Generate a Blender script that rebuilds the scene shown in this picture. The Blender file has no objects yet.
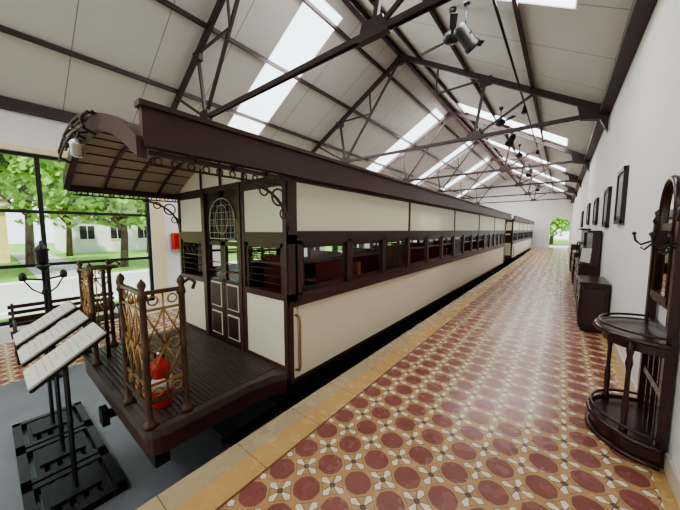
import bpy, math, random
from mathutils import Vector, Matrix
random.seed(4)
pi=math.pi
# ---------------------------------------------------------------- materials
def new_mat(name):
    m=bpy.data.materials.new(name); m.use_nodes=True
    return m, m.node_tree, m.node_tree.nodes['Principled BSDF']
def mth(nt,op,a,b=None):
    n=nt.nodes.new('ShaderNodeMath'); n.operation=op
    for i,v in enumerate((a,b)):
        if v is None: continue
        if isinstance(v,(int,float)): n.inputs[i].default_value=v
        else: nt.links.new(v,n.inputs[i])
    return n.outputs[0]
def mixc(nt,fac,a,b):
    n=nt.nodes.new('ShaderNodeMix'); n.data_type='RGBA'
    for s,v in ((n.inputs[0],fac),(n.inputs[6],a),(n.inputs[7],b)):
        if isinstance(v,tuple): s.default_value=(*v,1)
        elif isinstance(v,(int,float)): s.default_value=v
        else: nt.links.new(v,s)
    return n.outputs[2]
def pmat(name,col,rough=.5,metal=0,var=.12,scale=6,bump=0,spec=.5,stretch=(1,1,1)):
    m,nt,b=new_mat(name)
    tc=nt.nodes.new('ShaderNodeTexCoord'); mp=nt.nodes.new('ShaderNodeMapping')
    mp.inputs['Scale'].default_value=stretch
    nz=nt.nodes.new('ShaderNodeTexNoise'); nz.inputs['Scale'].default_value=scale; nz.inputs['Detail'].default_value=5
    nt.links.new(tc.outputs['Object'],mp.inputs[0]); nt.links.new(mp.outputs[0],nz.inputs['Vector'])
    c=mixc(nt,nz.outputs['Fac'],tuple(max(0,x*(1-var)) for x in col),tuple(min(1,x*(1+var)) for x in col))
    nt.links.new(c,b.inputs['Base Color'])
    b.inputs['Roughness'].default_value=rough; b.inputs['Metallic'].default_value=metal
    b.inputs['Specular IOR Level'].default_value=spec
    if bump:
        bp=nt.nodes.new('ShaderNodeBump'); bp.inputs['Strength'].default_value=bump; bp.inputs['Distance'].default_value=.02
        nt.links.new(nz.outputs['Fac'],bp.inputs['Height']); nt.links.new(bp.outputs[0],b.inputs['Normal'])
    return m
CREAM=pmat('cream_paint',(.78,.72,.575),.28,var=.03,scale=3)
BROWN=pmat('maroon_brown_paint',(.062,.025,.021),.36,var=.2)
BROWN2=pmat('dark_wood',(.042,.017,.012),.3,var=.35,scale=4,stretch=(8,1,1))
STEEL=pmat('truss_steel',(.048,.024,.024),.5,var=.2)
BLACK=pmat('black_metal',(.012,.012,.013),.38,var=.2)
UNDER=pmat('underframe',(.010,.009,.009),.7,var=.3)
WALL=pmat('white_plaster',(.78,.77,.75),.7,var=.025,scale=2,bump=.03)
BRONZE=pmat('bronze_gold',(.34,.20,.07),.38,metal=.7,var=.25,scale=14)
RAILM=pmat('rail_dark_bronze',(.085,.045,.028),.4,metal=.35,var=.25,scale=14)
RED=pmat('red_paint',(.50,.018,.013),.35,var=.08)
TAN=pmat('tan_board',(.44,.35,.25),.5,var=.1)
DECK=pmat('deck_ribbed',(.085,.060,.050),.38,var=.3)
STONE=pmat('grey_stone',(.15,.152,.165),.3,var=.25,scale=3,bump=.05)
STONE2=pmat('dark_pit',(.035,.033,.033),.6,var=.3,scale=8)
PAPER=pmat('panel_sheet',(.60,.59,.52),.35,var=.04)
WOODC=pmat('cabinet_wood',(.038,.013,.009),.25,var=.35,stretch=(1,1,6))
SILVER=pmat('bright_steel',(.6,.6,.6),.25,metal=.9)
LEAD=pmat('lead_came',(.42,.40,.34),.5,metal=.2)
INTW=pmat('interior_wood',(.12,.052,.03),.45,var=.2)
SEAT=pmat('seat_fabric',(.30,.07,.05),.8)
CURT=pmat('cream_curtain',(.6,.55,.42),.85)
GRASS=pmat('grass',(.17,.36,.05),.9,var=.4,scale=3)
ROAD=pmat('road',(.46,.45,.43),.9,var=.12,scale=2)
LEAF=pmat('leaves',(.09,.22,.035),.7,var=.6,scale=1.5)
LEAF2=pmat('leaves_light',(.25,.44,.08),.7,var=.5,scale=1.5)
BARK=pmat('bark',(.12,.08,.05),.9)
YEL=pmat('yellow_building',(.76,.56,.24),.8,var=.05)
WHB=pmat('white_building',(.80,.80,.78),.8,var=.05)
ROOFT=pmat('roof_tiles',(.25,.12,.08),.8)
YFR=pmat('pale_yellow_reveal',(.75,.66,.42),.7,var=.04)
PRINT=pmat('print_grey',(.44,.43,.39),.6)
PHOTO=pmat('photo_print',(.16,.15,.13),.3,var=.7,scale=9)
def glassmat(name,col,alpha=.25):
    m,nt,b=new_mat(name)
    out=[n for n in nt.nodes if n.type=='OUTPUT_MATERIAL'][0]
    t=nt.nodes.new('ShaderNodeBsdfTransparent'); g=nt.nodes.new('ShaderNodeBsdfGlossy'); g.inputs['Roughness'].default_value=.03
    t.inputs[0].default_value=(*col,1)
    mx=nt.nodes.new('ShaderNodeMixShader'); mx.inputs[0].default_value=alpha
    nt.links.new(t.outputs[0],mx.inputs[1]); nt.links.new(g.outputs[0],mx.inputs[2]); nt.links.new(mx.outputs[0],out.inputs[0]); return m
GLASS=glassmat('window_glass',(.93,.96,.95),.06)
m,nt,b=new_mat('mirror_glass'); b.inputs['Metallic'].default_value=1; b.inputs['Roughness'].default_value=.03; b.inputs['Base Color'].default_value=(.8,.82,.82,1); MIRROR=m
m,nt,b=new_mat('polycarbonate')
out=[n for n in nt.nodes if n.type=='OUTPUT_MATERIAL'][0]
tl=nt.nodes.new('ShaderNodeBsdfTranslucent'); tl.inputs[0].default_value=(.9,.95,.97,1)
tr=nt.nodes.new('ShaderNodeBsdfTransparent'); mx=nt.nodes.new('ShaderNodeMixShader'); mx.inputs[0].default_value=.4
nt.links.new(tl.outputs[0],mx.inputs[1]); nt.links.new(tr.outputs[0],mx.inputs[2]); nt.links.new(mx.outputs[0],out.inputs[0]); POLY=m
# ceiling panels with seams
m,nt,b=new_mat('ceiling_panels'); CEIL=m
tc=nt.nodes.new('ShaderNodeTexCoord'); sp=nt.nodes.new('ShaderNodeSeparateXYZ'); nt.links.new(tc.outputs['Object'],sp.inputs[0])
fy=mth(nt,'FRACT',mth(nt,'DIVIDE',mth(nt,'ADD',sp.outputs[1],100.05),1.15))
ln=mth(nt,'LESS_THAN',fy,.014)
nz=nt.nodes.new('ShaderNodeTexNoise'); nz.inputs['Scale'].default_value=1.2
base=mixc(nt,nz.outputs['Fac'],(.60,.57,.54),(.67,.635,.60))
nt.links.new(mixc(nt,ln,base,(.27,.24,.23)),b.inputs['Base Color']); b.inputs['Roughness'].default_value=.6
# encaustic tiles
def tile_material(name,border):
    m,nt,b=new_mat(name)
    tc=nt.nodes.new('ShaderNodeTexCoord'); sp=nt.nodes.new('ShaderNodeSeparateXYZ'); nt.links.new(tc.outputs['Object'],sp.inputs[0])
    X,Y=sp.outputs[0],sp.outputs[1]
    s=.215
    fx=mth(nt,'FRACT',mth(nt,'DIVIDE',mth(nt,'ADD',X,50),s)); fy=mth(nt,'FRACT',mth(nt,'DIVIDE',mth(nt,'ADD',Y,50),s))
    px=mth(nt,'ABSOLUTE',mth(nt,'SUBTRACT',fx,.5)); py=mth(nt,'ABSOLUTE',mth(nt,'SUBTRACT',fy,.5))
    sm=mth(nt,'ADD',px,py); mxy=mth(nt,'MAXIMUM',px,py)
    rad=mth(nt,'SQRT',mth(nt,'ADD',mth(nt,'MULTIPLY',px,px),mth(nt,'MULTIPLY',py,py)))
    oc=mth(nt,'MAXIMUM',mxy,mth(nt,'MULTIPLY',sm,.7071))
    oc=mth(nt,'ADD',mth(nt,'MULTIPLY',oc,.5),mth(nt,'MULTIPLY',rad,.48))
    c=mth(nt,'SUBTRACT',1,sm)
    nz=nt.nodes.new('ShaderNodeTexNoise'); nz.inputs['Scale'].default_value=9; nz.inputs['Detail'].default_value=3
    nt.links.new(tc.outputs['Object'],nz.inputs['Vector'])
    yel=mixc(nt,nz.outputs['Fac'],(.36,.205,.095),(.49,.29,.14))
    mar=mixc(nt,nz.outputs['Fac'],(.185,.062,.055),(.27,.10,.085))
    whi=mixc(nt,nz.outputs['Fac'],(.58,.54,.43),(.74,.70,.58))
    star=mth(nt,'LESS_THAN',c,.40)
    dmin=mth(nt,'MINIMUM',mth(nt,'SUBTRACT',.5,px),mth(nt,'SUBTRACT',.5,py))
    dmax=mth(nt,'MAXIMUM',mth(nt,'SUBTRACT',.5,px),mth(nt,'SUBTRACT',.5,py))
    kite=mth(nt,'LESS_THAN',dmin,mth(nt,'MULTIPLY',dmax,.36))
    col=mixc(nt,mth(nt,'MULTIPLY',star,kite),yel,whi)
    col=mixc(nt,mth(nt,'LESS_THAN',c,.10),col,(.05,.06,.05))
    ke=mth(nt,'LESS_THAN',mth(nt,'ABSOLUTE',mth(nt,'SUBTRACT',dmin,mth(nt,'MULTIPLY',dmax,.36))),.010)
    col=mixc(nt,mth(nt,'MULTIPLY',ke,star),col,(.15,.10,.06))
    ke2=mth(nt,'LESS_THAN',mth(nt,'ABSOLUTE',mth(nt,'SUBTRACT',c,.40)),.012)
    col=mixc(nt,ke2,col,(.17,.11,.07))
    col=mixc(nt,mth(nt,'LESS_THAN',oc,.335),col,mar)
    g1=mth(nt,'LESS_THAN',mth(nt,'ABSOLUTE',mth(nt,'SUBTRACT',oc,.342)),.011)
    col=mixc(nt,g1,col,(.17,.11,.07))
    if border:
        bfac=mth(nt,'MAXIMUM',mth(nt,'LESS_THAN',X,-1.375),mth(nt,'GREATER_THAN',X,.52))
        by=mth(nt,'FRACT',mth(nt,'DIVIDE',mth(nt,'ADD',Y,50),.5))
        bl=mth(nt,'LESS_THAN',by,.012)
        bc=mixc(nt,nz.outputs['Fac'],(.43,.27,.11),(.54,.35,.15))
        bc=mixc(nt,mth(nt,'LESS_THAN',X,-1.56),bc,(.40,.32,.20))
        bc=mixc(nt,bl,bc,(.2,.12,.07))
        col=mixc(nt,bfac,col,bc)
        l2=mth(nt,'LESS_THAN',mth(nt,'ABSOLUTE',mth(nt,'ADD',X,1.375)),.008)
        col=mixc(nt,l2,col,(.14,.05,.03))
    nt.links.new(col,b.inputs['Base Color'])
    nt.links.new(mth(nt,'ADD',.15,mth(nt,'MULTIPLY',nz.outputs['Fac'],.22)),b.inputs['Roughness'])
    return m
TILE=tile_material('encaustic_tiles',True); TILE2=tile_material('encaustic_tiles_plain',False)
# ---------------------------------------------------------------- mesh builder
class B:
    def __init__(s,name): s.name=name; s.v=[]; s.f=[]; s.m=[]; s.s=[]; s.mats=[]
    def add(s,vs,fs,mat,smooth=False):
        if mat not in s.mats: s.mats.append(mat)
        k=s.mats.index(mat); o=len(s.v)
        s.v+= [tuple(v) for v in vs]
        for f in fs: s.f.append(tuple(i+o for i in f)); s.m.append(k); s.s.append(smooth)
    def box(s,x0,x1,y0,y1,z0,z1,mat):
        x0,x1=min(x0,x1),max(x0,x1); y0,y1=min(y0,y1),max(y0,y1); z0,z1=min(z0,z1),max(z0,z1)
        s.add([(x0,y0,z0),(x1,y0,z0),(x1,y1,z0),(x0,y1,z0),(x0,y0,z1),(x1,y0,z1),(x1,y1,z1),(x0,y1,z1)],
              [(0,3,2,1),(4,5,6,7),(0,1,5,4),(1,2,6,5),(2,3,7,6),(3,0,4,7)],mat)
    def prism(s,poly,ext,mat):
        n=len(poly); ext=Vector(ext); p=[Vector(q) for q in poly]
        s.add(p+[q+ext for q in p],[tuple(range(n))[::-1],tuple(range(n,2*n))]+[(i,(i+1)%n,(i+1)%n+n,i+n) for i in range(n)],mat)
    def beam(s,p0,p1,w,h,mat,up=(0,0,1)):
        p0,p1=Vector(p0),Vector(p1); d=(p1-p0).normalized(); u=Vector(up)
        if abs(d.dot(u))>.99: u=Vector((0,1,0))
        a=d.cross(u).normalized()*w/2; c=a.cross(d).normalized()*h/2
        q=[p0-a-c,p0+a-c,p0+a+c,p0-a+c]
        s.prism(q,p1-p0,mat)
    def tube(s,p0,p1,r,mat,n=8,r2=None):
        s.path([p0,p1],r,mat,n,r2)
    def path(s,pts,r,mat,n=6,r2=None,closed=False):
        pts=[Vector(p) for p in pts]; N=len(pts); vs=[]; prev=None
        for i,p in enumerate(pts):
            if closed: d=pts[(i+1)%N]-pts[i-1]
            else: d=pts[min(i+1,N-1)]-pts[max(i-1,0)]
            d.normalize()
            if prev is None:
                u=Vector((0,0,1)) if abs(d.z)<.9 else Vector((1,0,0))
                a=d.cross(u).normalized()
            else:
                a=prev-d*prev.dot(d)
                a.normalize()
            prev=a; c=d.cross(a)
            rr=r if r2 is None else r+(r2-r)*i/(N-1)
            for k in range(n):
                t=2*pi*k/n; vs.append(p+a*math.cos(t)*rr+c*math.sin(t)*rr)
        fs=[]
        for i in range(N if closed else N-1):
            j=(i+1)%N
            for k in range(n): fs.append((i*n+k,i*n+(k+1)%n,j*n+(k+1)%n,j*n+k))
        if not closed: fs+= [tuple(range(n))[::-1],tuple(range((N-1)*n,N*n))]
        s.add(vs,fs,mat,True)
    def lathe(s,c,prof,mat,n=16,tilt=None):
        c=Vector(c); vs=[]; P=len(prof)
        for r,z in prof:
            for k in range(n):
                v=Vector((r*math.cos(2*pi*k/n),r*math.sin(2*pi*k/n),z))
                if tilt is not None: v=tilt@v
                vs.append(c+v)
        fs=[(i*n+k,i*n+(k+1)%n,(i+1)*n+(k+1)%n,(i+1)*n+k) for i in range(P-1) for k in range(n)]
        fs+=[tuple(range(n))[::-1],tuple(range((P-1)*n,P*n))]
        s.add(vs,fs,mat,True)
    def ring(s,c,r,tr,mat,axis='x',n=16):
        c=Vector(c); pts=[]
        for k in range(n):
            t=2*pi*k/n; a,b_=r*math.cos(t),r*math.sin(t)
            pts.append(c+Vector({'x':(0,a,b_),'y':(a,0,b_),'z':(a,b_,0)}[axis]))
        s.path(pts,tr,mat,5,closed=True)
    def build(s,bevel=0):
        me=bpy.data.meshes.new(s.name); me.from_pydata(s.v,[],s.f)
        for mt in s.mats: me.materials.append(mt)
        me.polygons.foreach_set('material_index',s.m); me.polygons.foreach_set('use_smooth',s.s)
        import bmesh
        bm=bmesh.new(); bm.from_mesh(me); bmesh.ops.recalc_face_normals(bm,faces=bm.faces); bm.to_mesh(me); bm.free()
        ob=bpy.data.objects.new(s.name,me); bpy.context.collection.objects.link(ob)
        if bevel:
            md=ob.modifiers.new('bevel','BEVEL'); md.width=bevel; md.segments=2; md.limit_method='ANGLE'; md.angle_limit=.9
        return ob
# ---------------------------------------------------------------- room
XL,XR,YB,YE,ZF=-8.1,.6,-6.0,30.0,-.62
XM=(XL+XR)/2; ZE=3.85; SL=.59; ZR=ZE+SL*(XM-XL)
f=B('floor'); f.box(-1.72,XR,YB,YE,-.05,0,TILE); f.box(-1.70,XR,YB,YE,ZF-.1,-.05,STONE2); f.build()
f=B('floor_lower'); f.box(-5.9,-1.70,YB,YE,ZF-.1,ZF,STONE); f.box(XL,-5.9,YB,YE,ZF-.1,ZF,TILE2); f.build()
def wall_with_holes(name,axis,pos,th,u0,u1,z0,z1,holes,mat):
    w=B(name)
    def bx(a0,a1,b0,b1):
        if a1-a0<1e-4 or b1-b0<1e-4: return
        if axis=='x': w.box(pos,pos+th,a0,a1,b0,b1,mat)
        else: w.box(a0,a1,pos,pos+th,b0,b1,mat)
    u=u0
    for (a,b_,c,d) in sorted(holes):
        bx(u,a,z0,z1); bx(a,b_,z0,c); bx(a,b_,d,z1); u=b_
    bx(u,u1,z0,z1)
    return w
holesL=[(-4.9,2.62,-.31,2.98),(4.4,7.6,-.31,2.98),(9.2,12.4,-.31,2.98),(14,17.2,-.31,2.98)]
w=wall_with_holes('wall_left','x',XL,-.25,YB,YE,ZF-.1,ZE+.05,holesL,WALL); w.build()
w=B('wall_right'); w.box(XR,XR+.25,YB,YE,ZF-.1,ZE+.05,WALL); w.build()
DX0,DX1=-.80,.50
w=wall_with_holes('wall_end','y',YE,.25,XL,XR,ZF-.1,ZE,[(DX0,DX1,0,2.6)],WALL)
w.prism([(XL,YE,ZE),(XR,YE,ZE),(XM,YE,ZR)],(0,.25,0),WALL)
dc,dr=(DX0+DX1)/2,(DX1-DX0)/2
for sx in (-1,1):
    pts=[(dc+sx*dr,YE-.01,2.6)]
    for i in range(9):
        t=i/8*pi/2; pts.append((dc+sx*dr*math.cos(t),YE-.01,2.6-dr+dr*math.sin(t)))
    w.prism(pts,(0,.25,0),WALL)
w.build()
w=wall_with_holes('wall_back','y',YB,-.25,XL,XR,ZF-.1,ZE,[(-7.2,-2.2,0,3.3),(-1.4,.2,.02,2.6)],WALL)  # openings added out of view to let daylight in from behind
w.prism([(XL,YB-.25,ZE),(XR,YB-.25,ZE),(XM,YB-.25,ZR)],(0,.25,0),WALL); w.build()
bb=B('baseboard_right'); bb.box(XR-.015,XR,YB,YE,0,.11,pmat('skirting',(.62,.55,.45),.5)); bb.build()
for i,(a,b_,c,d) in enumerate(holesL):
    w=B('window_%d'%(i+1)); x=XL-.12
    n=4 if i==0 else 2
    w.box(x-.04,x+.04,a,a+.07,c,d,BLACK); w.box(x-.04,x+.04,b_-.07,b_,c,d,BLACK)
    w.box(x-.04,x+.04,a,b_,c,c+.07,BLACK); w.box(x-.04,x+.04,a,b_,d-.07,d,BLACK)
    for k in range(1,n):
        yy=b_-(b_-a)*k/n; w.box(x-.035,x+.035,yy-.035,yy+.035,c,d,BLACK)
    for zz in (.80,1.86): w.box(x-.03,x+.03,a,b_,zz-.03,zz+.03,BLACK)
    w.box(x-.004,x+.004,a+.05,b_-.05,c+.05,d-.05,GLASS)
    w.build()
t=B('trim_1'); t.box(XL,XL+.03,2.62,2.90,-.35,3.05,YFR); t.box(XL,XL+.03,-4.9,2.62,2.98,3.08,YFR); t.build()
# ceiling with skylights
bandsL=[(-3.6,-2.5),(4.3,5.3),(11.2,12.4),(16.2,17.3),(20.7,21.8),(25.3,26.4)]  # first band on each slope is added behind the camera for its light
bandsR=[(-3.6,-2.5),(3.65,4.72),(11.0,12.0),(16.2,17.3),(20.7,21.8),(25.3,26.4)]
SKX0,SKX1=.14,.92
ce=B('ceiling'); sg=B('skylight_glazing')
def slope_pt(side,fr,y,dz=0):
    X=(XL+(XM-XL)*fr) if side<0 else (XR+(XM-XR)*fr)
    return (X,y,ZE+(ZR-ZE)*fr+dz)
def slab(bld,side,f0,f1,y0,y1,mat,th=.05,dz=0):
    p=[slope_pt(side,f0,y0,dz),slope_pt(side,f1,y0,dz),slope_pt(side,f1,y1,dz),slope_pt(side,f0,y1,dz)]
    bld.prism(p,(0,0,th),mat)
for side,bands in ((-1,bandsL),(1,bandsR)):
    y=YB-.2
    for (a,b_) in bands:
        slab(ce,side,-.06,1,y,a,CEIL)
        slab(ce,side,-.06,SKX0,a,b_,CEIL); slab(ce,side,SKX1,1,a,b_,CEIL)
        slab(sg,side,SKX0,SKX1,a,b_,POLY,.015,.01)
        y=b_
    slab(ce,side,-.06,1,y,YE+.2,CEIL)
ceo=ce.build(); sgo=sg.build(); sgo.parent=ceo
pu=B('roof_purlins')
for side in (-1,1):
    for fr in (.02,.29,.60,.88):
        p0=Vector(slope_pt(side,fr,YB,-.05)); p1=Vector(slope_pt(side,fr,YE,-.05)); pu.beam(p0,p1,.05,.08,STEEL)
    x=XL+.06 if side<0 else XR-.08
    pu.box(x-.08,x+.08,YB,YE,ZE-.16,ZE-.04,STEEL)
pu.beam((XM,YB,ZR-.1),(XM,YE,ZR-.1),.07,.12,STEEL)
pu.build()
for k in range(-1,6):
    Y=2.9+4.6*k; t=B('roof_truss')
    zt=ZE-.06
    L,R,A=(XL+.02,Y,ZE-.1),(XR-.02,Y,ZE-.1),(XM,Y,ZR-.14)
    for e in (L,R):
        t.beam(e,A,.07,.12,STEEL)
    for yy in (-.03,.03): t.beam((XL+.02,Y+yy,zt-.06),(XR-.02,Y+yy,zt-.06),.014,.07,STEEL)
    t.beam((XL+.02,Y,zt-.06),(XR-.02,Y,zt-.06),.07,.014,STEEL)
    for sgn in (-1,1):
        nd=Vector((XM+sgn*1.95,Y,zt-.06))
        e=Vector(L if sgn<0 else R); a=Vector(A)
        mid=e.lerp(a,.5); q1=e.lerp(a,.27); q3=e.lerp(a,.76)
        t.beam(nd,A,.05,.055,STEEL); t.beam(nd,mid,.05,.06,STEEL); t.beam(nd,q1,.04,.045,STEEL)
        t.beam(mid,nd.lerp(a,.5),.035,.04,STEEL); t.beam(nd.lerp(a,.5),q3,.035,.04,STEEL)
        t.prism([nd+Vector(v) for v in ((-.2,-.045,-.06),(.2,-.045,-.06),(.13,-.045,.13),(-.13,-.045,.13))],(0,.09,0),STEEL)
        t.prism([mid+Vector(v) for v in ((-.13,-.045,-.16),(.13,-.045,-.16),(.13,-.045,.03),(-.13,-.045,.03))],(0,.09,0),STEEL)
        xw=e.x; s_=-1 if sgn>0 else 1
        t.prism([(xw,Y-.07,ZE-.5),(xw,Y-.07,ZE+.02),(xw+s_*.48,Y-.07,ZE+.12),(xw+s_*.42,Y-.07,ZE-.17),(xw+s_*.12,Y-.07,ZE-.24)],(0,.14,0),STEEL)
    t.prism([(XM-.25,Y-.045,ZR-.34),(XM+.25,Y-.045,ZR-.34),(XM+.18,Y-.045,ZR-.16),(XM,Y-.045,ZR-.06),(XM-.18,Y-.045,ZR-.16)],(0,.09,0),STEEL)
    t.build()
# ---------------------------------------------------------------- railway carriages
TX0,TX1=-4.20,-1.95
TC=(TX0+TX1)/2
DZ=.165
def roof_z(x,zb=1.97,cr=.35):
    hw=1.18; u=(x-TC)/hw; return zb+cr*(1-u*u)
def carriage(name,y0,nmod,front,back,detail=True):
    t=B(name); y1=y0+.13+nmod*2.45+.05
    for side in (1,-1):
        xo=TX1 if side>0 else TX0
        def bx(d0,d1,a,b_,c,d,mat):
            t.box(xo-side*d0,xo-side*d1,a,b_,c,d,mat)
        bx(0,.04,y0+.11,y1-.05,.07,.78,CREAM)
        bx(-.008,.05,y0,y1,.035,.07,BROWN)
        bx(-.025,.06,y0,y1,.78,.83,BROWN); bx(-.012,.05,y0,y1,.83,.90,BROWN)
        bx(-.012,.05,y0,y1,1.37,1.48,BROWN); bx(-.03,.05,y0,y1,1.455,1.49,BROWN)
        bx(0,.04,y0+.05,y1-.05,1.48,1.95,CREAM)
        bx(-.015,.05,y0,y1,1.94,2.0,BROWN)
        bx(-.012,.06,y0,y0+.11,.78,2.0,BROWN); bx(-.012,.06,y0,y0+.05,.035,.8,BROWN); bx(0,.04,y0+.05,y0+.12,.07,.78,CREAM); bx(-.012,.06,y1-.11,y1,.035,2.0,BROWN)
        for mI in range(nmod):
            ym=y0+.13+mI*2.45
            if mI: bx(-.012,.03,ym-.025,ym+.025,1.48,1.96,BROWN)
            for k in range(3):
                a=ym+k*.8167; b_=a+.8167
                bx(-.012,.06,a-.045,a+.045,.88,1.40,BROWN)
                i0,i1=a+.045,b_-.045
                bx(.012,.035,i0,i0+.045,.90,1.37,BROWN2); bx(.012,.035,i1-.045,i1,.90,1.37,BROWN2)
                bx(.012,.035,i0,i1,1.325,1.37,BROWN2); bx(.012,.035,i0,i1,.90,.945,BROWN2)
                idx=mI*3+k
                if (idx%4==2 and side>0) or (side<0 and idx%3==1) or idx>9:
                    zz=.96
                    while zz<1.32:
                        bx(.02,.032,i0+.04,i1-.04,zz,zz+.018,BROWN2); zz+=.03
                else:
                    bx(.02,.045,i0+.03,i1-.03,1.17,1.205,BROWN2)
                    bx(.030,.034,i0+.04,i1-.04,1.2,1.33,GLASS)
                    if side<0: bx(.09,.1,i0+.02,i0+.16,.9,1.4,CURT)
        bx(.07,.085,y0+.1,y1-.1,.12,.86,INTW); bx(.07,.085,y0+.1,y1-.1,1.45,1.95,INTW)
    t.box(TX0+.03,TX1-.03,y0+.03,y1-.03,.035,.13,INTW)
    t.box(TX0+.05,TX1-.05,y0+.05,y1-.05,1.96,1.98,INTW)
    for i in range(int((y1-y0)/1.2)-1):
        yy=y0+.9+i*1.2
        for sx in (TX0+.12,TX1-.87):
            t.box(sx,sx+.75,yy,yy+.45,.42,.52,SEAT); t.box(sx,sx+.75,yy+.40,yy+.47,.5,1.08,SEAT)
            t.box(sx+.03,sx+.72,yy+.05,yy+.4,.13,.42,INTW)
    for yy,s_ in ((y0,1),(y1,-1)):
        def ex(x0,x1,c,d,o,mat,th=.05):
            t.box(x0,x1,yy-s_*o,yy+s_*th,c,d,mat)
        dx0,dx1=TC-.41,TC+.41
        for sx in (-1,1):
            xa,xb=(TX0,dx0) if sx<0 else (dx1,TX1)
            ex(xa,xb,0.1,.20,.012,BROWN); ex(xa+.03,xb-.03,.20,.84,0,CREAM)
            ex(xa,xb,.84,.90,.015,BROWN); ex(xa,xb,1.38,1.48,.012,BROWN)
            ex(xa+.03,xb-.03,1.48,1.92,0,CREAM); ex(xa,xb,1.90,2.0,.012,BROWN)
            ex(xa,xa+.05,.1,2.0,.014,BROWN); ex(xb-.05,xb,.1,2.0,.014,BROWN)
            ex(xa+.05,xa+.10,.90,1.38,0,BROWN2); ex(xb-.10,xb-.05,.90,1.38,0,BROWN2); ex(xa+.05,xb-.05,1.33,1.38,0,BROWN2)
            for q in range(3):
                zz=.99+q*.07; t.tube((xa+.07,yy-s_*.02,zz),(xb-.07,yy-s_*.02,zz),.006,BLACK,5)
            for q in range(3):
                t.ring((xa+.16+q*.13,yy-s_*.005,1.26),.05,.006,BROWN2,'y',12)
            ex(xa+.1,xb-.1,1.17,1.19,-.01,BROWN2,.03)
        ex(dx0-.0,dx1,1.94,2.0,.02,BROWN)
        n=10
        full=[(TX0+(TX1-TX0)*i/12,yy+s_*.01,roof_z(TX0+(TX1-TX0)*i/12)) for i in range(13)]
        t.prism(full+[(TX1,yy+s_*.01,1.95),(TX0,yy+s_*.01,1.95)],(0,s_*.05,0),CREAM)
        for q in (-.45,0,.45): t.box(TC+q-.015,TC+q+.015,yy-s_*.012,yy,2.0,roof_z(TC+q)-.02,BROWN)
        d0=yy+s_*.005
        t.box(dx0,dx0+.05,yy-s_*.025,yy+s_*.05,.1,2.0,BROWN); t.box(dx1-.05,dx1,yy-s_*.025,yy+s_*.05,.1,2.0,BROWN)
        for sx in (-1,1):
            a,b_=(dx0+.05,TC-.004) if sx<0 else (TC+.004,dx1-.05)
            t.box(a,b_,d0,d0+s_*.035,.14,.92,BROWN2)
            t.box(a,a+.045,d0,d0+s_*.035,.9,1.94,BROWN2); t.box(b_-.045,b_,d0,d0+s_*.035,.9,1.94,BROWN2)
            t.box(a,b_,d0,d0+s_*.035,1.88,1.94,BROWN2)
            t.box(a,b_,d0,d0+s_*.035,1.32,1.37,BROWN2)
            for (c,d) in ((.24,.52),(.58,.88)):
                t.box(a+.06,b_-.06,d0-s_*.008,d0,c,d,CREAM); t.box(a+.075,b_-.075,d0-s_*.014,d0,c+.015,d-.015,BROWN2)
            t.box(a+.045,b_-.045,d0+s_*.015,d0+s_*.02,.9,1.9,GLASS)
            for zz in (1.02,1.12): t.tube((a+.05,d0,zz),(b_-.05,d0,zz),.007,BRONZE,5)
        # arched leaded light spanning both leaves
        aw,zb0,zs=.27,1.40,1.62
        pts=[(TC-aw,d0-s_*.006,zb0),(TC-aw,d0-s_*.006,zs)]+[(TC-aw*math.cos(pi*i/14),d0-s_*.006,zs+.24*math.sin(pi*i/14)) for i in range(1,14)]+[(TC+aw,d0-s_*.006,zs),(TC+aw,d0-s_*.006,zb0)]
        t.path(pts,.008,LEAD,5,closed=True)
        # spandrels in timber
        for sx in (-1,1):
            sp_=[(TC+sx*(.36),d0+s_*.004,1.89)]+[(TC+sx*aw*math.cos(pi*i/14),d0+s_*.004,zs+.24*math.sin(pi*i/14)) for i in range(0,8)]+[(TC,d0+s_*.004,1.89)]
            sp_.insert(1,(TC+sx*.36,d0+s_*.004,zs))
            t.prism(sp_,(0,s_*.02,0),BROWN2)
        el=[(TC+.13*math.cos(2*pi*i/20),d0-s_*.006,1.62+.17*math.sin(2*pi*i/20)) for i in range(20)]
        t.path(el,.005,LEAD,5,closed=True)
        for q in (-.18,-.09,0,.09,.18):
            zt_=zs+.24*math.sqrt(max(0,1-(q/aw)**2)); t.tube((TC+q,d0-s_*.003,zb0),(TC+q,d0-s_*.003,zt_),.0035,LEAD,5)
        for zz in (1.47,1.55,1.62,1.70,1.78):
            hw_=aw if zz<=zs else aw*math.sqrt(max(0,1-((zz-zs)/.24)**2)); t.tube((TC-hw_,d0-s_*.003,zz),(TC+hw_,d0-s_*.003,zz),.0035,LEAD,5)
        t.lathe((TC+.08,d0-s_*.03,1.0),[(.0,-.02),(.018,-.01),(.018,.01),(0,.02)],BRONZE,8)
    ya=y0-1.11 if front else y0-.25; yb=y1+1.11 if back else y1+.25
    n=16; xs=[TX0-.02+(TX1-TX0+.08)*i/n for i in range(n+1)]
    vt=[];
    for yy in (ya,yb):
        for x in xs: vt.append((x,yy,roof_z(x)+.04))
        for x in xs: vt.append((x,yy,roof_z(x)))
    k=n+1; top=[];botf=[];edge=[]
    for i in range(n):
        top.append((i,i+1,2*k+i+1,2*k+i)); botf.append((k+i,3*k+i,3*k+i+1,k+i+1))
        edge.append((i,k+i,k+i+1,i+1)); edge.append((2*k+i,2*k+i+1,3*k+i+1,3*k+i))
    edge+=[(0,2*k,3*k,k),(k-1,2*k-1,4*k-1,3*k-1)]
    t.add(vt,top,BROWN); t.add(vt,botf,TAN); t.add(vt,edge,BROWN)
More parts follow.
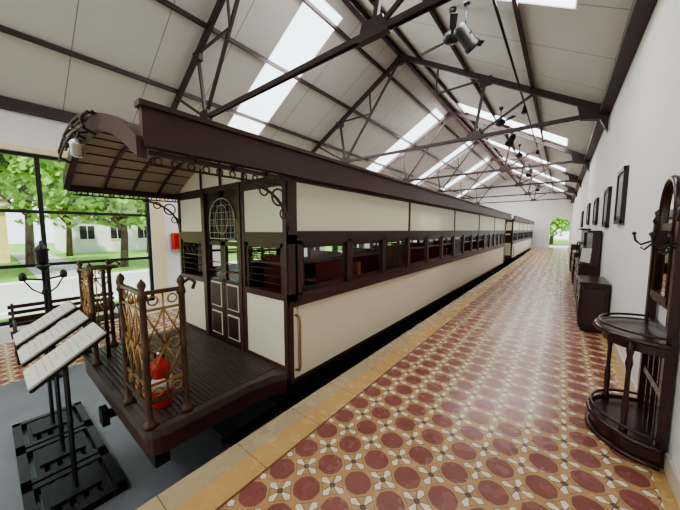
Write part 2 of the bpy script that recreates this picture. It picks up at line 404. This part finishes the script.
    t.box(TX1+.03,TX1+.08,ya,yb,1.985,2.19,BROWN); t.box(TX1+.03,TX1+.11,ya-.02,yb,2.185,2.215,BROWN); t.box(TX1+.03,TX1+.10,ya,yb,1.97,1.995,BROWN)
    t.box(TX0-.05,TX0-.02,ya,yb,1.92,2.03,BROWN)
    for (use,ye,s_,yw) in ((front,ya,1,y0),(back,yb,-1,y1)):
        if not use: continue
        for i in range(n): 
            x0_,x1_=xs[i],xs[i+1]
            t.prism([(x0_,ye-s_*.03,roof_z(x0_)-.06),(x1_,ye-s_*.03,roof_z(x1_)-.06),(x1_,ye-s_*.03,roof_z(x1_)+.06),(x0_,ye-s_*.03,roof_z(x0_)+.06)],(0,s_*.05,0),BROWN)
            for j in range(1,4):
                yr=ye+s_*(.02+j*.28)
                t.prism([(x0_,yr,roof_z(x0_)-.03),(x1_,yr,roof_z(x1_)-.03),(x1_,yr,roof_z(x1_)),(x0_,yr,roof_z(x0_))],(0,.025,0),BROWN)
        for q in range(1,12):
            xx=TX0+(TX1-TX0)*q/12; t.box(xx-.006,xx+.006,min(ye,yw),max(ye,yw),roof_z(xx)-.01,roof_z(xx),BROWN)
        for xx in (TX1+.02,TX0-.01):
            a,b_=(ye+s_*.04,yw)
            t.box(xx-.012,xx+.012,a,b_,1.935,1.965,BROWN); 
            t.path([(xx,a+(b_-a)*i/10,1.885) for i in range(11)],.008,BROWN,5)
            nr=11
            for i in range(nr):
                yy=a+(b_-a)*(i+.5)/nr; t.ring((xx,yy,1.91),.022,.006,BROWN,'x',10)
            t.path([(xx,yw-s_*(.42*(1-math.sin(q*pi/16))),1.87-.36*(1-math.cos(q*pi/16))) for q in range(9)],.013,BROWN,6)
            t.ring((xx,yw-s_*.11,1.78),.07,.009,BROWN,'x',14); t.ring((xx,yw-s_*.26,1.825),.042,.008,BROWN,'x',12); t.ring((xx,yw-s_*.055,1.64),.04,.008,BROWN,'x',12)
        # deck
        dA,dB=TX0+.10,TX1-.11
        y_a,y_b=(ye-s_*.02,yw)
        z0d=DZ-.075
        poly=[(dA,y_b,z0d),(dA,y_a+s_*.12,z0d)]+[(dA+.12-.12*math.cos(q*pi/8),y_a+s_*(.12-.12*math.sin(q*pi/8)),z0d) for q in range(1,5)]+[(dB-.12+.12*math.sin(q*pi/8),y_a+s_*(.12-.12*math.cos(q*pi/8)),z0d) for q in range(0,5)]+[(dB,y_b-s_*.35,z0d),(dB+.03,y_b-s_*.15,z0d),(dB+.10,y_b,z0d)]
        t.prism(poly,(0,0,.065),DECK)
        cx_,cy_=TC,(y_a+y_b)/2
        t.prism([((p[0]-cx_)*.985+cx_,(p[1]-cy_)*.98+cy_,-.04) for p in poly],(0,0,.13),BROWN)
        nrib=30
        for i in range(nrib):
            yy=y_a+s_*.05+(y_b-y_a-s_*.07)*i/(nrib-1); t.box(dA+.06,dB-.06,yy-.008,yy+.008,DZ-.012,DZ,DECK)
        t.box(dA+.15,dB-.15,y_a+s_*.08,y_a+s_*.18,-.22,-.04,UNDER)
        for xx in (TC-.5,TC+.5): t.box(xx-.05,xx+.05,y_a+s_*.1,y_b,-.2,-.04,UNDER)
        t.tube((TC,y_a+s_*.08,-.13),(TC,y_a-s_*.03,-.13),.04,UNDER,10)
        t.box(TC-.06,TC+.06,y_a-s_*.05,y_a-s_*.0,-.2,-.06,UNDER)
        def post(x,y,h=1.0):
            t.lathe((x,y,DZ-.01),[(.042,0),(.042,.03),(.03,.045),(.020,.08),(.020,.5),(.028,.52),(.020,.54),(.020,.88),(.032,.90),(.026,.93),(.015,.95),(.027,.98),(.022,h),(.0,h+.03)],RAILM,10)
        def rail(p,q):
            p=Vector(p); q=Vector(q); d=q-p; L=d.length
            for zz in (.16,.92): t.beam(p+Vector((0,0,zz)),q+Vector((0,0,zz)),.028,.026,RAILM)
            t.beam(p+Vector((0,0,.80)),q+Vector((0,0,.80)),.014,.016,BRONZE)
            t.beam(p+Vector((0,0,.28)),q+Vector((0,0,.28)),.014,.016,BRONZE)
            nn=max(2,int(L/.12))
            for i in range(nn+1):
                a_=p+d*(i/nn); t.tube(a_+Vector((0,0,.16)),a_+Vector((0,0,.92)),.006,BRONZE,5)
            for i in range(nn):
                a_=p+d*(i/nn); c_=p+d*((i+1)/nn)
                for z0_ in (.28,.54):
                    t.tube(a_+Vector((0,0,z0_)),c_+Vector((0,0,z0_+.26)),.006,BRONZE,5); t.tube(c_+Vector((0,0,z0_)),a_+Vector((0,0,z0_+.26)),.006,BRONZE,5)
                m_=(a_+c_)/2
                ax='x' if abs(d.x)<abs(d.y) else 'y'
                t.ring(m_+Vector((0,0,.86)),.03,.006,BRONZE,ax,10); t.ring(m_+Vector((0,0,.54)),.035,.007,BRONZE,ax,10); t.ring(m_+Vector((0,0,.22)),.03,.006,BRONZE,ax,10)
        zb=DZ
        for sx,xe in ((1,dB-.07),(-1,dA+.07)):
            yf=y_a+s_*.04
            P=[(xe,yf+s_*.24),(xe,yf),(xe-sx*.45,yf)]
            for p in P: post(*p)
            rail((P[0][0],P[0][1],zb),(P[1][0],P[1][1],zb)); rail((P[1][0],P[1][1],zb),(P[2][0],P[2][1],zb))
            zt=zb+.95
            t.path([(xe-sx*.45,yf,zt),(xe-sx*.50,yf,zt+.03),(xe-sx*.53,yf,zt-.01),(xe-sx*.51,yf,zt-.05)],.012,RAILM,6)
            t.path([(xe,yf+s_*.24,zt),(xe,yf+s_*.30,zt+.03),(xe,yf+s_*.34,zt),(xe,yf+s_*.32,zt-.05)],.012,RAILM,6)
        t.tube((TC-.62,y_a+s_*.16,.11),(TC-.62,y_a+s_*.16,1.1),.018,RAILM,8)
        t.ring((TC-.62,y_a+s_*.16,1.12),.13,.012,RAILM,'z',20)
        for an in (0,60,120):
            c_,s2=.13*math.cos(math.radians(an)),.13*math.sin(math.radians(an)); t.tube((TC-.62-c_,y_a+s_*.16-s2,1.12),(TC-.62+c_,y_a+s_*.16+s2,1.12),.007,RAILM,5)
        if s_>0:
            for xx in (TC-.62,TC-.3,TC+.02,TC+.34):
                t.path([(xx,ye-.03,roof_z(xx)-.09),(xx,ye-.10,roof_z(xx)-.06),(xx,ye-.11,roof_z(xx)+.01),(xx,ye-.07,roof_z(xx)+.06),(xx,ye+.1,roof_z(xx)+.06)],.011,BROWN,6)
            for dz,dy in ((-.05,-.105),(.03,-.10),(.065,-.05)):
                t.path([(TC-.7+1.1*i/10,ye+dy,roof_z(TC-.7+1.1*i/10)+dz) for i in range(11)],.010,BROWN,6)
            for q in range(3): t.ring((TC-.05,ye-.09,roof_z(TC)-.04-.02*q),.05+.012*q,.007,BROWN,'y',14)
            # front lamp hung from the hood
            xq=TC+.12; zq=roof_z(xq)-.10
            t.path([(xq,ye-.02,zq+.05),(xq,ye-.09,zq+.03),(xq,ye-.10,zq-.02)],.010,BROWN,6)
            t.lathe((xq,ye-.10,zq-.16),[(.02,0),(.045,.015),(.045,.09),(.055,.10),(.02,.14),(0,.15)],SILVER,12)
    for yy in (y0+.19,y1-.19):
        for xo,sd in ((TX1,1),(TX0,-1)):
            x_=xo+sd*.015
            t.path([(x_,yy-.12,.70),(x_+sd*.05,yy-.12,.69),(x_+sd*.06,yy-.12,.64),(x_+sd*.06,yy-.12,.22),(x_+sd*.05,yy-.12,.17),(x_,yy-.12,.16)],.012,BRONZE,6)
    t.box(TX0+.12,TX0+.28,y0,y1,-.18,0.04,UNDER); t.box(TX1-.28,TX1-.12,y0,y1,-.18,.04,UNDER)
    for i in range(int((y1-y0)/1.4)+1): t.box(TX0+.1,TX1-.1,y0+.05+i*1.4,y0+.15+i*1.4,-.12,.04,UNDER)
    for xx in (TX0+.2,TX1-.2):
        t.path([(xx,y0+2.6,-.16),(xx,y0+4.6,-.42),(xx,y1-4.6,-.42),(xx,y1-2.6,-.16)],.02,UNDER,6)
        for yy in (y0+4.6,y1-4.6): t.box(xx-.04,xx+.04,yy-.04,yy+.04,-.42,-.1,UNDER)
    t.box(TX1-.75,TX1-.2,(y0+y1)/2-.6,(y0+y1)/2+.6,-.5,-.12,UNDER)
    for yc in (y0+1.6,y1-1.6):
        for xx in (TC-.72,TC+.72):
            t.box(xx-.05,xx+.05,yc-1.05,yc+1.05,-.34,-.2,UNDER)
            for dy in (-.65,.65):
                xw=xx-(.14 if xx>TC else -.14)
                t.path([(xw-.05,yc+dy,-.28),(xw+.05,yc+dy,-.28)],.27,UNDER,20)
                t.box(xx-.08,xx+.08,yc+dy-.09,yc+dy+.09,-.38,-.18,UNDER)
        for dy in (-.65,.65): t.tube((TC-.7,yc+dy,-.29),(TC+.7,yc+dy,-.29),.05,UNDER,8)
        t.box(TC-.7,TC+.7,yc-.12,yc+.12,-.3,-.12,UNDER)
    return t.build()
carriage('railway_carriage',1.70,5,True,True)
carriage('railway_carriage',16.6,5,False,False)
tr=B('railway_track')
for xx in (TC-.58,TC+.58):
    tr.box(xx-.035,xx+.035,1.3,YE-.05,ZF+.04,ZF+.06,UNDER); tr.box(xx-.02,xx+.02,1.3,YE-.05,ZF+.02,ZF+.045,UNDER)
for i in range(40):
    tr.box(TC-.95,TC+.95,1.35+i*.7,1.55+i*.7,ZF,ZF+.03,STONE2)
tr.build()
def extinguisher(name,x,y,z,s=1):
    e=B(name)
    e.lathe((x,y,z),[(.06*s,0),(.068*s,.01),(.068*s,.30*s),(.055*s,.345*s),(.025*s,.37*s),(.022*s,.39*s),(.0,.392*s)],RED,18)
    e.lathe((x,y,z+.13*s),[(.0685*s,0),(.0687*s,.1*s)],PAPER,18)
    e.lathe((x,y,z+.385*s),[(.022*s,0),(.022*s,.035*s),(0,.04*s)],SILVER,10)
    e.beam((x,y,z+.42*s),(x+.09*s,y,z+.455*s),.02,.01,BLACK); e.beam((x,y,z+.405*s),(x+.08*s,y,z+.40*s),.018,.008,BLACK)
    e.path([(x-.02,y,z+.41*s),(x-.09*s,y,z+.38*s),(x-.10*s,y,z+.25*s),(x-.085*s,y,z+.1*s)],.01*s,BLACK,6)
    e.lathe((x-.085*s,y,z+.05*s),[(.016*s,0),(.01*s,.06*s)],BLACK,8)
    e.build()
extinguisher('fire_extinguisher',-2.34,.76,DZ+.001,1.0)
h=B('fire_hose_cabinet'); h.box(XL,XL+.2,3.05,3.4,1.0,1.42,RED); h.box(XL+.2,XL+.21,3.08,3.37,1.04,1.38,pmat('dark_red',(.3,.01,.01),.3)); h.build(.01)
# ---------------------------------------------------------------- info stands
for i,x1 in enumerate((-2.80,-3.40,-4.00)):
    s=B('information_stand'); x0=x1-.40
    ya,yb,za,zb_=.12,.55,.40,.68
    nrm=Vector((0,-(zb_-za),(yb-ya))).normalized()
    p=[Vector(q) for q in ((x0,ya,za),(x1,ya,za),(x1,yb,zb_),(x0,yb,zb_))]
    s.prism(p,nrm*.018,PAPER)
    for a_,b2 in ((0,1),(1,2),(2,3),(3,0)): s.beam(p[a_]-nrm*.008,p[b2]-nrm*.008,.016,.022,BLACK)
    for r in range(9):
        fr=.14+r*.085; a_=p[0].lerp(p[3],fr)+nrm*.0185; 
        l=.05; w_=.30 if r%4!=3 else .2
        q=[a_+Vector((l,0,0)),a_+Vector((l+w_,0,0)),a_+Vector((l+w_,0,0))+(p[3]-p[0])*.014,a_+Vector((l,0,0))+(p[3]-p[0])*.014]
        s.prism(q,nrm*.0008,PRINT)
    xm=(x0+x1)/2
    for xx in (xm-.05,xm+.05):
        s.tube((xx,.32,ZF+.07),(xx,.32,.51),.012,BLACK,8)
    s.beam((xm-.12,.32,.51),(xm+.12,.32,.51),.04,.02,BLACK)
    s.beam((xm,.14,.395),(xm,.50,.63),.03,.02,BLACK)
    bx0,bx1=x0-.05,x1+.12
    s.box(bx0,bx1,.04,.1,ZF,ZF+.06,BLACK); s.box(bx0,bx1,.52,.58,ZF,ZF+.06,BLACK)
    s.box(bx0,bx0+.06,.04,.58,ZF,ZF+.06,BLACK); s.box(bx1-.06,bx1,.04,.58,ZF,ZF+.06,BLACK)
    s.box(xm-.14,xm+.14,.16,.46,ZF+.0,ZF+.07,BLACK)
    for q in (.16,.24,.32,.40,.47): s.box(bx0,bx1,q-.022,q+.022,ZF+.01,ZF+.05,BLACK)
    s.build(.004)
# station lamp stand
l=B('station_lamp_stand'); lx,ly=-5.7,.48
l.lathe((lx,ly,ZF),[(.16,0),(.16,.04),(.08,.08),(.04,.15),(.025,.4),(.022,1.2),(.04,1.25),(.022,1.3),(.022,1.55),(.05,1.58),(.07,1.60),(.07,1.63),(.03,1.65)],BLACK,14)
l.lathe((lx,ly,ZF+1.65),[(.055,0),(.065,.03),(.065,.17),(.085,.19),(.04,.25),(.02,.27),(.02,.31),(0,.33)],BLACK,14)
for sy in (-1,1):
    l.beam((lx,ly,ZF+1.42),(lx,ly+sy*.2,ZF+1.46),.018,.025,BLACK); l.lathe((lx,ly+sy*.2,ZF+1.43),[(.03,0),(.04,.02),(.04,.08),(.02,.11),(0,.12)],BLACK,10)
    l.path([(lx,ly+sy*.19,ZF+1.43),(lx,ly+sy*.12,ZF+1.3),(lx,ly,ZF+1.2)],.010,BLACK,6)
l.build()
s=B('iron_bench'); bx,by=-6.6,.2
for yy in (by,by+1.3):
    s.path([(bx,yy,ZF),(bx+.02,yy,ZF+.42),(bx-.02,yy,ZF+.45),(bx-.45,yy,ZF+.43),(bx-.52,yy,ZF+.9)],.018,BLACK,6); s.path([(bx-.5,yy,ZF),(bx-.43,yy,ZF+.43)],.018,BLACK,6)
    s.path([(bx,yy,ZF+.42),(bx+.02,yy,ZF+.62),(bx-.2,yy,ZF+.66),(bx-.48,yy,ZF+.64)],.015,BLACK,6)
for q in range(5): s.box(bx-.42+q*.09,bx-.36+q*.09,by-.05,by+1.35,ZF+.43,ZF+.455,BROWN2)
for q in range(4): s.beam((bx-.47-q*.015,by-.05,ZF+.54+q*.1),(bx-.47-q*.015,by+1.35,ZF+.54+q*.1),.02,.06,BROWN2)
s.build()
# ---------------------------------------------------------------- right wall furniture
s=B('hall_stand'); xb,yc=.56,2.84
def dshape(a,b_,z,n=16,inset=0):
    return [(xb-(b_-inset)*math.sin(pi*i/n),yc-(a-inset)*math.cos(pi*i/n),z) for i in range(n+1)]
s.prism(dshape(.32,.31,.0),(0,0,.13),WOODC); s.path(dshape(.33,.32,.015),.018,WOODC,8); s.path(dshape(.33,.32,.13),.018,WOODC,8)
s.path(dshape(.32,.31,.19),.010,WOODC,6)
s.prism(dshape(.32,.31,.77),(0,0,.03),WOODC); s.path(dshape(.325,.315,.79),.018,WOODC,8)
s.path(dshape(.31,.30,.835),.009,WOODC,6)
s.prism(dshape(.29,.28,.71),(0,0,.06),WOODC)
for q in (3,12):
    p=dshape(.30,.29,0)[q]
    s.lathe((p[0],p[1],.12),[(.022,0),(.022,.05),(.014,.08),(.02,.2),(.013,.3),(.013,.45),(.02,.5),(.014,.55),(.02,.58),(.02,.66)],WOODC,10)
for sy in (-1,1):
    y=yc+sy*.27; s.box(xb-.02,xb+.03,y-.025,y+.025,0,1.55,WOODC)
    s.lathe((xb,y,1.55),[(.025,0),(.03,.02),(.018,.05),(.025,.08),(0,.11)],WOODC,10)
for z in (.1,.45,.82,1.02,1.52): s.box(xb-.01,xb+.025,yc-.27,yc+.27,z-.025,z+.025,WOODC)
for q in (-.13,0,.13): s.box(xb-.005,xb+.02,yc+q-.012,yc+q+.012,.1,.82,WOODC)
fr=[(xb,yc-.17,1.05),(xb,yc-.17,1.6)]+[(xb,yc-.17*math.cos(pi*i/12),1.62+.22*math.sin(pi*i/12)) for i in range(13)]+[(xb,yc+.17,1.6),(xb,yc+.17,1.05)]
s.path(fr,.022,WOODC,8); s.prism([(p[0]+.005,p[1],p[2]) for p in fr],(.01,0,0),MIRROR)
s.box(xb-.02,xb+.03,yc-.2,yc+.2,1.02,1.07,WOODC)
for sy in (-1,1):
    for z in (1.42,):
        y=yc+sy*.27
        s.path([(xb-.02,y,z),(xb-.08,y,z-.03),(xb-.11,y,z+.0),(xb-.12,y,z+.05)],.008,BLACK,6); s.path([(xb-.02,y,z-.02),(xb-.06,y,z-.07),(xb-.08,y,z-.05)],.007,BLACK,6)
        s.lathe((xb-.12,y,z+.04),[(0,0),(.013,.008),(.013,.02),(0,.03)],BLACK,8)
s.build()
def cabinet(name,x0,y0,y1,h,back=None,label=False):
    s=B(name); x1=XR-.02
    s.box(x0,x1,y0,y1,.05,h-.04,WOODC); s.box(x0-.02,x1,y0-.02,y1+.02,h-.04,h,WOODC); s.box(x0+.02,x1,y0+.02,y1-.02,0,.05,WOODC)
    n=2; w_=(y1-y0)/n
    for i in range(n):
        a,b_=y0+i*w_+.03,y0+(i+1)*w_-.03
        s.box(x0-.012,x0,a,b_,.09,h-.25,WOODC); s.box(x0-.02,x0,a+.06,b_-.06,.15,h-.31,BROWN2); s.box(x0-.012,x0,a,b_,h-.22,h-.07,WOODC)
        s.lathe((x0-.03,(a+b_)/2,h-.15),[(0,-.015),(.015,0),(0,.015)],BRONZE,8)
    s.box(x0+.04,x1-.04,y0-.008,y0,.12,h-.1,BROWN2)
    if back:
        s.box(x1-.12,x1,y0+.02,y1-.02,h,back,WOODC); s.box(x1-.2,x1,y0-.02,y1+.02,back,back+.04,WOODC)
        s.box(x1-.22,x1-.1,y0+.02,y1-.02,h+.25,h+.28,WOODC)
        for yy in (y0+.04,y1-.04): s.lathe((x1-.19,yy,h),[(.02,0),(.012,.1),(.018,.2),(.012,.25)],WOODC,8)
    if label:
        s.prism([(x0+.0,y0-.03,h+.05),(x0+.14,y0-.03,h+.02),(x0+.16,y0-.03,h+.30),(x0+.02,y0-.03,h+.30)],(0,.012,0),PAPER)
    s.build(.004)
cabinet('wooden_cabinet',.27,5.4,6.2,.74)
cabinet('sideboard',.30,7.0,8.5,.86,1.45,True)
cabinet('sideboard',.30,9.6,11.0,.9,1.5)
cabinet('wooden_cabinet',.30,12.6,13.5,1.0)
for (yc_,w_,z0,z1) in ((5.15,.55,1.58,2.28),(6.6,.6,1.55,2.2),(8.6,.7,1.62,2.2),(10.9,.7,1.65,2.25),(14,.8,1.6,2.2)):
    s=B('picture_frame'); a,b_=yc_-w_/2,yc_+w_/2
    s.box(XR-.03,XR-.001,a,b_,z0,z1,BLACK); s.box(XR-.045,XR-.03,a,a+.05,z0,z1,BLACK); s.box(XR-.045,XR-.03,b_-.05,b_,z0,z1,BLACK)
    s.box(XR-.045,XR-.03,a,b_,z0,z0+.05,BLACK); s.box(XR-.045,XR-.03,a,b_,z1-.05,z1,BLACK)
    s.box(XR-.033,XR-.03,a+.1,b_-.1,z0+.1,z1-.1,PHOTO); s.build()
# ceiling fans
for i,Y in enumerate((5.0,9.7,14.3,18.9)):
    s=B('ceiling_fan'); X=-1.6; zr=ZE+SL*(XR-X)-.06; z=zr-.42
    s.tube((X,Y,z+.05),(X,Y,zr+.03),.014,BLACK,8); s.lathe((X,Y,zr-.08),[(.02,0),(.06,.06),(.06,.09)],BLACK,12)
    s.lathe((X,Y,z-.10),[(0,0),(.08,.01),(.13,.05),(.135,.11),(.10,.16),(.05,.19),(.03,.24)],BLACK,18)
    for k in range(3):
        an=math.radians(50+120*k+i*25); d=Vector((math.cos(an),math.sin(an),0)); n_=Vector((-d.y,d.x,0))
        s.beam(Vector((X,Y,z-.03))+d*.1,Vector((X,Y,z-.03))+d*.26,.04,.01,BLACK)
        p0=Vector((X,Y,z-.03))+d*.24; p1=Vector((X,Y,z-.03))+d*.58
        s.prism([p0-n_*.045+Vector((0,0,.008)),p1-n_*.055+Vector((0,0,.012)),p1+n_*.055-Vector((0,0,.012)),p0+n_*.045-Vector((0,0,.008))],(0,0,.006),BLACK)
    s.build()
def spot(x,y,z,ax,az,sc=1.0,drop=.12):
    s=B('truss_spotlight')
    R=Matrix.Rotation(math.radians(az),3,'Z')@Matrix.Rotation(math.radians(ax),3,'X')
    s.tube((x,y,z),(x,y,z-drop),.014,BLACK,8)
    s.box(x-.04,x+.04,y-.04,y+.04,z-.01,z+.02,BLACK)
    c=Vector((x,y,z-drop-.05))
    s.lathe(c,[(.0,.16*sc),(.06*sc,.15*sc),(.075*sc,.10*sc),(.08*sc,-.10*sc),(.095*sc,-.12*sc),(.095*sc,-.16*sc),(.07*sc,-.16*sc),(.06*sc,-.10*sc),(0,-.09*sc)],BLACK,16,R)
    s.beam(c+R@Vector((-.1*sc,0,0)),c+R@Vector((.1*sc,0,0)),.02,.012,BLACK)
    for q in (-1,1): s.beam(c+R@Vector((q*.1*sc,0,0)),(x+q*.06,y,z-drop+.02),.012,.012,BLACK)
    s.build()
spot(-1.30,4.7,ZE+SL*1.9-.1,50,-35,1.25,.42)
for k in range(1,4):
    Y=2.9+4.6*k
    spot(-1.0,Y-.02,ZE-.16,-40,-20,.9)
s=B('wall_spotlight'); 
s.path([(XL+.02,-.6,3.35),(XL+.4,-.5,3.3),(XL+.6,-.5,3.2)],.02,BLACK,6); s.lathe((XL+.62,-.5,3.05),[(.09,0),(.09,.02),(.05,.12),(.03,.16)],BLACK,12); s.build()
s=B('ceiling_conduit'); X=-.9; s.path([(X,YB+.2,ZE+SL*(XR-X)-.12),(X,YE-.2,ZE+SL*(XR-X)-.12)],.02,BLACK,6)
for Y in (8.6,13.4): s.lathe((X,Y,ZE+SL*(XR-X)-.32),[(.07,0),(.07,.03),(.04,.12),(.02,.2)],BLACK,10)
s.build()
# ---------------------------------------------------------------- outside
o=B('ground'); 
o.box(-70,XL-.25,-45,60,ZF-.22,ZF-.12,GRASS); o.box(XR+.25,40,-45,60,ZF-.22,ZF-.12,GRASS); o.box(XL-.25,XR+.25,YE+.25,60,ZF-.22,-.02,GRASS); o.box(XL-.25,XR+.25,-45,YB-.25,ZF-.22,-.1,ROAD); o.build()
o=B('driveway'); o.box(-17.5,-11.2,-44,59,ZF-.13,ZF-.10,ROAD); o.box(-17.7,-17.5,-44,59,ZF-.12,ZF-.02,WHB); o.box(-11.2,-11.0,-44,59,ZF-.12,ZF-.02,WHB); o.box(-40,-17.7,1.4,3.6,ZF-.13,ZF-.10,ROAD); o.build()
def building(name,x0,x1,y0,y1,h,mat,trim):
    s=B(name); s.box(x0,x1,y0,y1,ZF-.12,h,mat); s.box(x0-.3,x1+.3,y0-.3,y1+.3,h,h+.25,trim)
    s.prism([(x0-.3,y0-.3,h+.25),(x1+.3,y0-.3,h+.25),((x0+x1)/2,y0-.3,h+1.8)],(0,y1-y0+.6,0),ROOFT)
    y=y0+.8
    while y<y1-1.5:
        s.box(x1,x1+.04,y,y+1.1,.6,1.9,BLACK); s.box(x1,x1+.07,y-.08,y+1.18,.5,.6,WHB); s.box(x1+.04,x1+.05,y+.52,y+.58,.6,1.9,WHB); y+=2.4
    s.build()
building('yellow_building',-37,-30,-30,1.0,3.0,YEL,WHB)
building('white_building',-46,-37,5,24,2.6,WHB,WHB)
def tree(x,y,h,r,n=2600,lm=LEAF,hz=.3,low=.6):
    s=B('tree'); z0=ZF-.12
    s.path([(x,y,z0),(x+.1,y+.1,z0+h*.3),(x-.05,y+.15,z0+h*.6),(x,y,z0+h*.8)],.22,BARK,8,r2=.08)
    cl=[]
    for i in range(11):
        an=i*2.4; rr=r*.7*(i%3)/2; c=Vector((x+rr*math.cos(an),y+rr*math.sin(an),z0+h*low+h*hz*random.random())); cl.append(c)
        s.path([(x,y,z0+h*.35),((x+c.x)/2,(y+c.y)/2,z0+h*.5),tuple(c)],.09,BARK,5,r2=.02)
    for i in range(n):
        c=random.choice(cl); d=Vector((random.gauss(0,1),random.gauss(0,1),random.gauss(0,.75))); d=d.normalized()*r*.5*random.random()**.4
        p=c+d; a=Vector((random.uniform(-1,1),random.uniform(-1,1),random.uniform(-1,1))).normalized(); b_=a.orthogonal().normalized(); w_=.11+.11*random.random()
        s.add([p-a*w_-b_*w_*.5,p+a*w_-b_*w_*.5,p+a*w_+b_*w_*.5,p-a*w_+b_*w_*.5],[(0,1,2,3)],lm if random.random()<.6 else LEAF2)
    s.build()
tree(-21,-2.0,7.6,3.6,5200); tree(-21,5.2,6.6,4.2,6000,lm=LEAF2); tree(-25,1.6,9,3.2,4200); tree(-32,10,9.5,4.2,3600); tree(-24,13,7,3.5); tree(-22,-8.5,8,4); tree(-26,20,8,4); tree(-.9,38,5.5,3.5,3000,LEAF2); tree(2.5,46,7,4,2000); tree(-6,46,7,4,2000)
tree(-33,4.4,8,2.4,2600)
o=B('garden_path'); o.box(-3,3,YE+.3,YE+3.0,-.02,0,ROAD); o.build()
# ---------------------------------------------------------------- light
W=bpy.data.worlds.new('World'); bpy.context.scene.world=W; W.use_nodes=True; nt=W.node_tree; bg=nt.nodes['Background']
tc=nt.nodes.new('ShaderNodeTexCoord'); nz=nt.nodes.new('ShaderNodeTexNoise'); nz.inputs['Scale'].default_value=2.5; nz.inputs['Detail'].default_value=6
nt.links.new(tc.outputs['Generated'],nz.inputs['Vector'])
nt.links.new(mixc(nt,nz.outputs['Fac'],(.66,.82,1.0),(1.0,1.0,1.0)),bg.inputs[0]); bg.inputs[1].default_value=2.5
sd=bpy.data.lights.new('sun','SUN'); sd.energy=7.5; sd.angle=.05; sd.color=(1,.96,.88); so=bpy.data.objects.new('sun',sd); bpy.context.collection.objects.link(so)
so.rotation_euler=(math.radians(18),math.radians(28),0)
def area(name,loc,rot,sx,sy,e,col=(1,.98,.95)):
    a=bpy.data.lights.new(name,'AREA'); a.shape='RECTANGLE'; a.size=sx; a.size_y=sy; a.energy=e; a.color=col
    o=bpy.data.objects.new(name,a); o.location=loc; o.rotation_euler=rot; bpy.context.collection.objects.link(o)
ang=math.atan(SL)
for side,bands in ((-1,bandsL),(1,bandsR)):
    for (a,b_) in bands:
        ym=(a+b_)/2; fm=(SKX0+SKX1)/2; L=(SKX1-SKX0)*(XM-XL)/math.cos(ang)
        p=slope_pt(side,fm,ym,-.012)
        area('skylight_daylight',p,(0,-ang if side<0 else ang,0),L*.98,(b_-a)*.96,140 if a<20 else 230)  # area lamps boost the skylights, including the added unseen pair
cam=bpy.data.cameras.new('camera'); co=bpy.data.objects.new('camera',cam); bpy.context.collection.objects.link(co)
co.location=(0,0,1.5); co.rotation_euler=(math.radians(90-5.1),0,math.radians(38.28)); cam.sensor_width=36; cam.lens=280/680*36; cam.clip_start=.02; cam.clip_end=300
bpy.context.scene.camera=co
try: bpy.context.scene.view_settings.look='AgX - Medium High Contrast'
except Exception as e: print(e)
